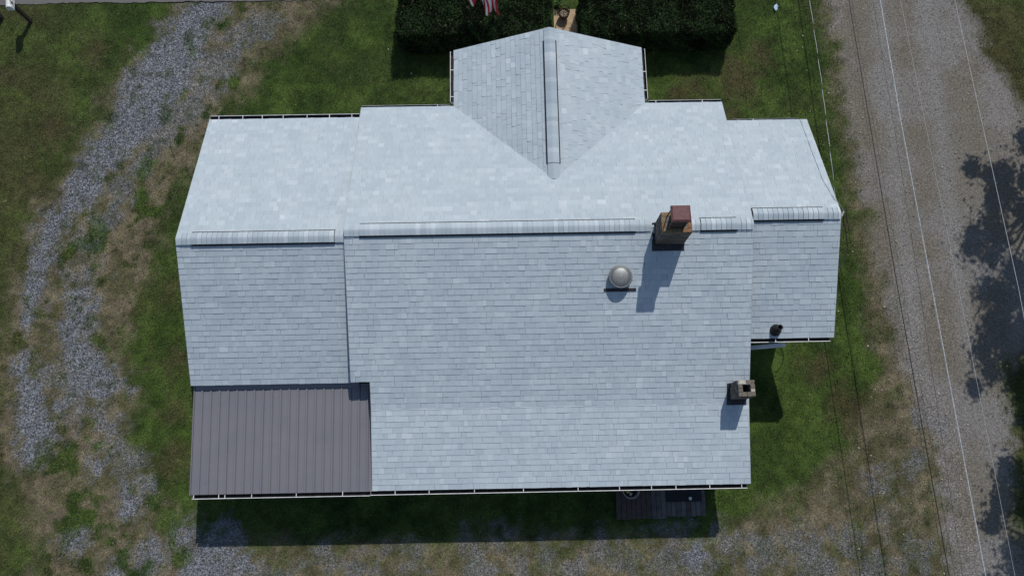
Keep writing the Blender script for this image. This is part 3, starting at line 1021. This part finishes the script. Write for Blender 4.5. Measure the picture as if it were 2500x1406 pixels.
# ---- attic fan dome
GALV = simple('galvanised_dome', (.075, .083, .09), (.14, .15, .158), 34, .40, .35, .45)
fan_c = Vector((2.83, 4.72, 0))
fz = zmain(fan_c.y)
mb = MB()
mb.prism([(2.43, 4.40, zmain(4.40) + .016), (3.24, 4.40, zmain(4.40) + .016), (3.24, 5.02, zmain(5.02) + .010), (2.43, 5.02, zmain(5.02) + .010)], (0, 0, .005))
# the upper part of the flashing slides under the shingles; only the lower edge shows
fan = MB()
fan.prism([(2.43, 4.405, zmain(4.405) + .016), (3.24, 4.405, zmain(4.405) + .016), (3.24, 4.485, zmain(4.485) + .016), (2.43, 4.485, zmain(4.485) + .016)], (0, 0, .005))
fan.lathe([(.20, -.12), (.20, .16)], (fan_c.x, fan_c.y, fz), 28)
fan = fan.build('attic_fan', DARKM, house)
mb = MB()
mb.lathe([(.262, .095), (.292, .10), (.297, .125), (.290, .142), (.272, .150), (.262, .143), (.254, .150), (.18, .163), (.09, .170), (.0, .172)], (fan_c.x, fan_c.y, fz + .03), 40)
mb.build('dome', GALV, fan, smooth=True)

# ---- plumbing vent
vx, vy = 6.90, 3.50
vz = zline(ES, vy)
mb = MB()
mb.lathe([(.16, -.06), (.15, .03), (.115, .12), (.085, .20), (.075, .24), (.07, .36), (.072, .365), (.052, .365), (.05, .1)], (vx, vy, vz), 20)
mb.build('vent_pipe', BLACKP, house, smooth=True)

# ---- service mast, meter cable loop on the gable end
mb = MB()
mb.tube([(XE + .06, 6.1, 1.2), (XE + .06, 6.1, 3.55), (XE + .10, 6.2, 3.66), (XE + .16, 6.32, 3.66)], .022, 8)
mb.build('service_mast', simple('grey_conduit', (.25, .26, .27), (.4, .41, .42), 10, .5), house)
mb = MB()
loop = [(XE + .16, 6.32, 3.66), (XE + .22, 6.15, 3.45), (XE + .34, 5.85, 3.25), (XE + .38, 5.55, 3.15), (XE + .30, 5.25, 3.12), (XE + .12, 5.02, 3.12), (XE + .02, 4.95, 3.0)]
mb.tube(loop, .012, 6)
mb.tube([(a + .02, b + .05, c + .15) for a, b, c in loop[:4]] + [(XE + .05, 5.6, 3.0)], .009, 6)
mb.build('service_cable', BLACKP, house)

# ------------------------------------------------------------------ deck, tub, mat, dish
WOOD = [simple('weathered_plank_%s' % n_, a, b, 7, .9, bmp=.5) for n_, a, b in (('grey', (.062, .057, .062), (.105, .096, .10)), ('brown', (.050, .038, .035), (.082, .064, .058)), ('pale', (.09, .084, .087), (.13, .12, .12)))]
deck = empty('wooden_deck', (4.1, -.55, 0), 'low weathered plank deck beside the back eave of the house', 'deck')
xx = 2.915
k = 0
while xx < 5.30:
    wd_ = .128 + random.uniform(-.004, .004)
    left = xx < 4.22
    ylo = (-1.235 if left else -1.185) + random.uniform(-.012, .012)
    mb = MB()
    mb.cham((xx, ylo, .135), (xx + wd_, .08, .17 + random.uniform(-.003, .003)), .005)
    mb.build('plank', WOOD[1] if xx < 3.75 else (WOOD[2] if k in (9,) else random.choice(WOOD[:1] * 3 + WOOD[1:])), deck)
    xx += wd_ + .009
    k += 1
for yy in (-1.1, -.5, .0):
    mb = MB()
    mb.box((2.93, yy, .0), (5.30, yy + .05, .134))
    mb.build('joist', WOOD[0], deck)
mb = MB()
mb.cham((4.28, -.80, .174), (5.27, .06, .186), .004)
tag(mb.build('rubber_mat', simple('black_rubber', (.010, .010, .014), (.02, .02, .027), 40, .8, bmp=.4)), 'black rubber mat covering half of the plank deck', 'mat')
mb = MB()
mb.lathe([(.0, .003), (.022, .003), (.04, .02), (.045, .03), (.04, .028), (.02, .008), (0, .008)], (4.95, -.72, .187), 16)
tag(mb.build('pet_dish', WHITE, smooth=True), 'tiny white dish on the black rubber mat', 'dish')
tub = empty('round_tub', (3.30, -.46, .172), 'round grey rimmed tub holding yellow and white oddments on the deck', 'tub')
mb = MB()
mb.lathe([(.19, 0), (.215, .26), (.235, .262), (.238, .28), (.222, .284), (.208, .27), (.185, .1), (0, .1)], (3.30, -.46, .172), 32)
mb.build('shell', simple('grey_plastic', (.20, .20, .21), (.30, .30, .31), 9, .5), tub, smooth=True)
mb = MB()
mb.lathe([(.186, .115), (.1, .135), (0, .13)], (3.30, -.46, .172), 24)
mb.build('soil', simple('dark_soil', (.012, .01, .008), (.03, .024, .018), 30, .95, bmp=.6), tub)
def oddment(name, label, cat, loc, rot, dims, c1, c2):
    mb = MB()
    Mx = Matrix.Translation(loc) @ Matrix.Rotation(rot, 4, 'Z') @ Matrix.Rotation(.35, 4, 'X')
    mb.cham((-dims[0], -dims[1], 0), (dims[0], dims[1], dims[2]), .008, 0, Mx)
    return tag(mb.build(name, simple(name + '_paint', c1, c2, 12, .5)), label, cat)
oddment('yellow_box', 'small yellow carton lying in the round tub', 'carton', (3.21, -.49, .31), .6, (.045, .055, .05), (.42, .33, .03), (.55, .44, .06))
oddment('orange_packet', 'small orange packet in the tub behind the yellow carton', 'packet', (3.17, -.425, .30), .3, (.035, .018, .06), (.5, .10, .02), (.6, .16, .04))
oddment('white_packet', 'small white packet in the tub beside the yellow carton', 'packet', (3.305, -.565, .30), -.5, (.035, .04, .05), (.55, .55, .55), (.7, .7, .7))

# ------------------------------------------------------------------ hedges
LEAFM = attr_mat('hedge_leaf', .8, 0, spec=.08)
TWIG = simple('dry_twig', (.13, .11, .08), (.24, .21, .16), 20, .9)
def hedge(x0, x1, y0, y1, h, n, label, seed):
    rg = np.random.default_rng(seed)
    e = empty('hedge', ((x0 + x1) / 2, (y0 + y1) / 2, 0), label, 'hedge', 'clipped hedges in front of the gable')
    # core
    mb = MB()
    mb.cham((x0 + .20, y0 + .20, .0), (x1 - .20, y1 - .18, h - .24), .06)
    mb.build('shaded_core', simple('hedge_shade', (.004, .006, .003), (.009, .011, .006), 20, 1.0), e)
    # leaves on the shell
    A_ = np.array([(x1 - x0) * (y1 - y0), (x1 - x0) * h, (x1 - x0) * h, (y1 - y0) * h, (y1 - y0) * h])
    face = rg.choice(5, n, p=A_ / A_.sum())
    a, b = rg.random(n), rg.random(n)
    P = np.zeros((n, 3))
    lx, ly = x0 + a * (x1 - x0), y0 + a * (y1 - y0)
    P[:, 0] = np.select([face == 0, face == 1, face == 2, face == 3, face == 4], [lx, lx, lx, np.full(n, x0), np.full(n, x1)])
    P[:, 1] = np.select([face == 0, face == 1, face == 2, face == 3, face == 4], [y0 + b * (y1 - y0), np.full(n, y0), np.full(n, y1), ly, ly])
    P[:, 2] = np.where(face == 0, h, b * h)
    bumpy = (fbm(P[:, 0] * 1.0 + P[:, 2], P[:, 1] + P[:, 2] * .7, 1.8, seed) - .5)
    ctr = np.array([(x0 + x1) / 2, (y0 + y1) / 2, h / 2])
    d = np.zeros((n, 3))
    d[face == 0, 2] = 1; d[face == 1, 1] = -1; d[face == 2, 1] = 1; d[face == 3, 0] = -1; d[face == 4, 0] = 1
    P += d * (bumpy * .30 - rg.random(n) ** 2 * .16)[:, None] + rg.normal(0, .02, (n, 3))
    # round the top corners a little
    ang = rg.normal(0, 1, (n, 3)); ang /= np.linalg.norm(ang, axis=1)[:, None]
    nrm = d * .8 + ang; nrm /= np.linalg.norm(nrm, axis=1)[:, None]
    t1 = np.cross(nrm, rg.normal(0, 1, (n, 3))); t1 /= np.linalg.norm(t1, axis=1)[:, None]
    t2 = np.cross(nrm, t1)
    L = rg.uniform(.018, .036, n)[:, None]
    W = L * rg.uniform(.4, .6, n)[:, None]
    v = np.stack([P - t1 * L, P - t2 * W, P + t1 * L, P + t2 * W], 1).reshape(-1, 3)
    c = np.array((.013, .025, .0085))[None] * (rg.uniform(.35, 1.9, n) * (.45 + 1.1 * sstep(.35, .65, fbm(P[:, 0] + P[:, 2] * .6, P[:, 1] - P[:, 2] * .8, 5.0, seed + 9, 3))))[:, None]
    c[rg.random(n) < .02] = (.10, .095, .06)
    me = np_mesh('foliage', v, np.arange(4 * n).reshape(-1, 4), LEAFM, np.repeat(c, 4, 0))
    link('foliage', me, e)
    # bare twigs showing in the thin spots
    mb = MB()
    for k in range(int(60 * (x1 - x0) / 4)):
        px_, py_ = rg.uniform(x0 + .2, x1 - .2), y0 + abs(rg.normal(0, .22))
        pz = h - rg.uniform(0, .25)
        q = Vector((px_, py_, pz))
        mb.tube([q, q + Vector(rg.normal(0, .05, 3)) + Vector((0, -.02, .05))], [.006, .003], 4, cap=False)
    mb.build('bare_twigs', TWIG, e)
    # stems
    for k in range(5):
        sx_ = x0 + (x1 - x0) * (k + .5) / 5
        mb = MB()
        mb.tube([(sx_, (y0 + y1) / 2, 0), (sx_ + .03, (y0 + y1) / 2 + .02, .5), (sx_, (y0 + y1) / 2, 1.0)], [.03, .025, .015], 7)
        mb.build('stem', TWIG, e)
hedge(-3.2, 1.50, 13.06, 14.62, 1.2, 70000, 'long dark clipped hedge behind the flag, left of the paving slab', 5)
hedge(2.44, 7.13, 13.0, 14.62, 1.2, 70000, 'long dark clipped hedge right of the paving slab and basket', 6)

# ------------------------------------------------------------------ slab, basket, plant
mb = MB()
mb.cham((1.66, 13.2, .0), (2.46, 14.55, .055), .01)
tag(mb.build('paving_slab', simple('tan_sandstone', (.30, .215, .13), (.42, .32, .205), 6, .9, bmp=.3)), 'tan stone slab set between the two hedges', 'slab')
bk = empty('basket', (1.98, 14.25, .055), 'brown wicker basket with tall hoop handle on the tan slab', 'basket')
WICK = simple('brown_wicker', (.045, .026, .016), (.10, .06, .036), 30, .8, bmp=.6)
mb = MB()
prof = [(.085, 0), (.10, .02), (.15, .12), (.165, .20), (.16, .26), (.172, .275), (.16, .285), (.148, .27), (.15, .2), (.0, .19)]
mb.lathe(prof, (1.98, 14.25, .056), 24)
mb.build('bowl', WICK, bk)
mb = MB()
hp = [Vector((1.98 + .165 * math.cos(a), 14.25, .33 + .42 * math.sin(a))) for a in np.linspace(0, math.pi, 17)]
mb.tube(hp, .016, 7)
mb.build('handle', WICK, bk)
mb = MB()
for k in range(70):
    a, q = random.uniform(0, 6.28), math.sqrt(random.random()) * .14
    c_ = Vector((1.98 + q * math.cos(a), 14.25 + q * math.sin(a), .25 + random.uniform(0, .05)))
    mb.cham((-.02, -.012, -.01), (.02, .012, .012), .004, 0, Matrix.Translation(c_) @ Matrix.Rotation(random.uniform(0, 3), 4, 'Z') @ Matrix.Rotation(random.uniform(-.6, .6), 4, 'X'))
mb.build('dried_filling', simple('dried_filling', (.18, .14, .10), (.42, .36, .28), 25, .9), bk)
def blade_plant(name, cx_, cy_, n, rad, hgt, label, c0):
    mb = MB()
    for k in range(n):
        a = random.uniform(0, 6.28)
        b0 = Vector((cx_ + random.uniform(-.08, .08), cy_ + random.uniform(-.06, .06), 0))
        out = Vector((math.cos(a), math.sin(a), 0))
        s_ = Vector((-math.sin(a), math.cos(a), 0)) * random.uniform(.006, .011)
        rr, hh = rad * random.uniform(.4, 1), hgt * random.uniform(.6, 1)
        p = [b0, b0 + out * rr * .35 + Vector((0, 0, hh * .75)), b0 + out * rr * .75 + Vector((0, 0, hh)), b0 + out * rr + Vector((0, 0, hh * .8))]
        ws = (1, 1, .7, .1)
        for i in range(3):
            mb.face([p[i] - s_ * ws[i], p[i] + s_ * ws[i], p[i+1] + s_ * ws[i+1], p[i+1] - s_ * ws[i+1]])
    return tag(mb.build(name, simple(name + '_leaf', c0, tuple(q * 2 for q in c0), 20, .6)), label, 'plant')
blade_plant('strap_leaf_plant', 1.82, 14.72, 90, .34, .42, 'bright green strap leaved plant behind the basket', (.06, .11, .03))

# ------------------------------------------------------------------ flag
FR, FW, FB = simple('flag_red', (.36, .018, .035), (.46, .03, .05), 10, .7), simple('flag_white', (.62, .60, .62), (.72, .70, .71), 10, .7), simple('flag_blue', (.02, .035, .14), (.03, .05, .19), 10, .7)
flag = empty('flag', (-.2, 14.9, 0), 'striped red white and blue flag drooping above the left hedge', 'flag')
mb = MB()
NU, NV = 44, 39
def fpt(i, j):
    u_, v_ = i / NU, j / NV                   # u along the fly (down), v across the hoist
    hx = -1.06 + v_ * .80
    fold = .12 * math.sin(v_ * 14 + u_ * 3.0) * (.35 + u_) + .03 * math.sin(v_ * 31 - u_ * 6) * u_
    z = 2.72 - u_ * (.90 + .42 * v_ + .10 * math.sin(v_ * 9 + 1.0))
    x_ = hx + u_ * (.10 + .10 * v_) - .16 * u_ * max(0, .45 - v_) + .03 * math.sin(u_ * 7 + v_ * 5)
    y_ = 13.74 + fold + .10 * u_ * math.sin(v_ * 6.5 + .6) - .18 * u_ * v_
    return (x_, y_, z)
grid = [[fpt(i, j) for j in range(NV + 1)] for i in range(NU + 1)]
for row in grid:
    mb.v += row
for i in range(NU):
    for j in range(NV):
        a = i * (NV + 1) + j
        mb.f.append((a, a + 1, a + NV + 2, a + NV + 1))
        st = j // 3
        if i < 17 and st >= 6:
            mb.m.append(1 if (i % 3 == 1 and j % 3 == 1 and (i // 3 + j // 3) % 2 == 0) else 2)
        else:
            mb.m.append(0 if st % 2 == 0 else 1)
cl = mb.build('cloth', [FR, FW, FB], flag, smooth=True)
so = cl.modifiers.new('thickness', 'SOLIDIFY')
so.thickness = .003
mb = MB()
mb.tube([(-.20, 14.85, 0), (-.20, 14.85, 2.9)], .02, 8)
mb.tube([(-.20, 14.85, 2.78), (-.24, 13.75, 2.74), (-1.10, 13.75, 2.73)], .010, 6)
mb.build('pole', simple('grey_pole', (.3, .31, .32), (.45, .46, .47), 8, .4, .6), flag)

# ------------------------------------------------------------------ mailboxes
def mailbox(x_, y_, h, bc, label, turn):
    e = empty('mailbox', (x_, y_, 0), label, 'mailbox', 'mailboxes by the street')
    mb = MB()
    mb.cham((x_ - .05, y_ - .05, 0), (x_ + .05, y_ + .05, h), .006)
    mb.build('post', simple('dark_post', (.02, .016, .014), (.045, .036, .03), 15, .9, bmp=.4), e)
    Mx = Matrix.Translation((x_, y_, h)) @ Matrix.Rotation(turn, 4, 'Z')
    mb = MB()
    prof = [(-.09, 0), (.09, 0), (.09, .13)] + [(.09 * math.cos(a), .13 + .08 * math.sin(a)) for a in np.linspace(.3, math.pi - .3, 8)] + [(-.09, .13)]
    mb.prism([Mx @ Vector((q, -.25, z + .002)) for q, z in prof], Mx.to_3x3() @ Vector((0, .5, 0)))
    b = mb.build('box', bc, e)
    mb = MB()
    mb.box((.092, -.10, .10), (.104, -.07, .26), 0, Mx)
    mb.build('signal_flag', simple('faded_red', (.2, .03, .02), (.3, .05, .04), 9, .6), b)
mailbox(-15.12, 14.42, 1.0, WHITE, 'white mailbox on dark post in the corner by the street', .12)
mailbox(-16.05, 14.55, .95, BLACKP, 'dark mailbox post left of the white mailbox', .1)

# litter
mb = MB()
for k in range(9):
    a0, q = k * .7, .05 + .03 * random.random()
    mb.face([(8.85 + q * math.cos(a0) * 1.0, 14.5 + 1.7 * q * math.sin(a0), .06 + .02 * random.random()), (8.85 + q * math.cos(a0 + .7), 14.5 + 1.7 * q * math.sin(a0 + .7), .06 + .02 * random.random()), (8.85, 14.5, .10)])
tag(mb.build('litter_bag', simple('pale_blue_plastic', (.30, .45, .62), (.55, .68, .8), 12, .4)), 'crumpled pale blue plastic scrap on the lawn right of the hedge', 'litter')

# ------------------------------------------------------------------ overhead wires
def wire(pts, z, rad, name, label, mat, sag=.12, z0=6.5, twist=None):
    k = (CAM_H - z) / (CAM_H - z0)
    P = [Vector((a * k, b * k, z)) for a, b in pts]
    P = [P[0] + (P[0] - P[1]).normalized() * 14] + P + [P[-1] + (P[-1] - P[-2]).normalized() * 14]
    if label is None:
        return P
    mb = MB()
    pts2 = []
    for a, b in zip(P[:-1], P[1:]):
        n_ = max(2, int((b - a).length / .5))
        pts2 += [a.lerp(b, i / n_) for i in range(n_)]
    pts2.append(P[-1])
    if twist:
        twisted(mb, P, rad, twist)
        o = mb.build(name, twist[1])
    else:
        mb.tube(pts2, rad, 6)
        o = mb.build(name, mat, smooth=True)
    return tag(o, label, 'wire', 'overhead wires along the gravel road')
def twisted(mb, P, rad, tw):
    pitch, mats = tw
    step = pitch / 8
    path = []
    for a, b in zip(P[:-1], P[1:]):
        n_ = max(1, int((b - a).length / step))
        path += [a.lerp(b, i / n_) for i in range(n_)]
    for k in range(len(mats)):
        pts = []
        for i, p in enumerate(path):
            th = 2 * math.pi * (i / 8.0 + k / len(mats))
            pts.append(p + Vector((math.cos(th), 0, math.sin(th))) * rad)
        mb.tube(pts, rad, 5, mi=k)
ALU = simple('bare_aluminium', (.38, .40, .42), (.54, .56, .58), 6, .4, .3, .5)
GREYW = simple('grey_wire', (.34, .34, .34), (.48, .48, .47), 6, .5)
wire([(7.99,10.48),(8.10,7.02),(8.20,3.66),(8.43,-2.05)], 3.0, .0115, 'overhead_wire', 'thickest black cable over the edge of the gravel road', BLACKP)
wire([(7.925,10.48),(8.03,7.02),(8.125,3.66),(8.36,-2.05)], 2.75, .0036, 'overhead_wire', 'thin black wire just left of the thickest black cable', BLACKP)
wire([(8.05,10.48),(8.18,7.02),(8.31,3.66),(8.54,-2.05)], 3.3, .0036, 'overhead_wire', 'thin black wire just right of the thickest black cable', BLACKP)
wire([(8.54,10.47),(8.62,7.21),(8.66,3.65),(8.69,-2.06)], 2.8, .0045, 'overhead_wire', 'thin dark wire between the black cable and white twisted cable', BLACKP)
wire([(8.71,10.47),(8.78,7.40),(8.92,3.64),(9.13,-2.07)], 3.2, .0080, 'overhead_wire', 'bright twisted metal cable above the middle of the gravel road', ALU, twist=(.42, [ALU, ALU, GREYW]))
wire([(9.18,10.46),(9.41,5.20),(9.48,3.63),(9.70,-2.08)], 5.0, .0035, 'overhead_wire', 'faint thin grey wire right of the bright twisted cable', GREYW)
wire([(10.43,10.44),(10.61,6.50),(10.74,3.61),(10.82,-2.10)], 6.0, .006, 'overhead_wire', 'thin pale wire farthest to the right over the road', GREYW)
mb = MB()
DROP = [Vector(p) for p in ((XE + .16, 6.32, 3.67), (8.38, 6.65, 3.72), (8.35, 7.6, 3.80), (8.41, 8.77, 3.66), (8.48, 10.06, 3.50), (8.475, 12.50, 3.40), (8.45, 16.5, 3.5))]
twisted(mb, DROP, .0048, (.9, [ALU, BLACKP]))
tag(mb.build('service_drop', [ALU, BLACKP]), 'black and silver twisted wire running from the street to the gable end', 'wire')

# ------------------------------------------------------------------ trees east of the road, whose shade falls on it
BARK = simple('tree_bark', (.05, .04, .03), (.12, .10, .08), 12, .95, bmp=.7)
TLEAF = attr_mat('tree_leaf', .6, 0, spec=.3)
def tree(x_, y_, cz_, rx, rz_, seed, label, n=16000):
    rg = np.random.default_rng(seed)
    e = empty('tree', (x_, y_, 0), label, 'tree', 'trees beyond the road')
    mb = MB()
    mb.tube([(x_, y_, 0), (x_ + .05, y_, 1.2), (x_ - .03, y_ + .05, 2.8), (x_, y_, cz_)], [.24, .19, .14, .07], 10)
    cl_ = []
    for k in range(60):
        a = rg.normal(0, 1, 3); a /= np.linalg.norm(a)
        q = rg.uniform(.45, .95)
        c_ = np.array((x_, y_, cz_)) + a * q * np.array((rx, rx, rz_))
        cl_.append((c_, rg.uniform(.25, .65)))
        mb.tube([(x_, y_, cz_ - rz_ * .5), tuple(np.array((x_, y_, cz_ - .3)) * .5 + c_ * .5 + (0, 0, .15)), tuple(c_)], [.06, .035, .015], 5, cap=False)
    mb.build('trunk', BARK, e, smooth=True)
    idx = rg.integers(0, len(cl_), n)
    C_ = np.array([c for c, _ in cl_])[idx]
    R_ = np.array([q for _, q in cl_])[idx]
    d = rg.normal(0, 1, (n, 3)); d /= np.linalg.norm(d, axis=1)[:, None]
    P = C_ + d * (R_ * np.abs(rg.normal(0, .55, n)))[:, None]
    nr = rg.normal(0, 1, (n, 3)); nr /= np.linalg.norm(nr, axis=1)[:, None]
    t1 = np.cross(nr, d) + 1e-3; t1 /= np.linalg.norm(t1, axis=1)[:, None]
    t2 = np.cross(nr, t1)
    L = rg.uniform(.05, .10, n)[:, None]
    v = np.stack([P - t1 * L, P - t2 * L * .5, P + t1 * L, P + t2 * L * .5], 1).reshape(-1, 3)
    c = np.array((.035, .06, .015))[None] * rg.uniform(.5, 1.6, n)[:, None]
    link('crown', np_mesh('crown', v, np.arange(4 * n).reshape(-1, 4), TLEAF, np.repeat(c, 4, 0)), e)
tree(17.5, 11.2, 5.8, 2.9, 2.3, 1, 'leafy tree beyond the road, farthest up of three, shading the gravel', 42000)
tree(17.6, 7.4, 6.0, 2.9, 2.4, 2, 'leafy tree beyond the road, middle of three, shading the verge', 42000)
tree(16.7, 1.7, 5.6, 2.9, 2.3, 3, 'leafy tree beyond the road, nearest of three, shading the lower corner', 40000)
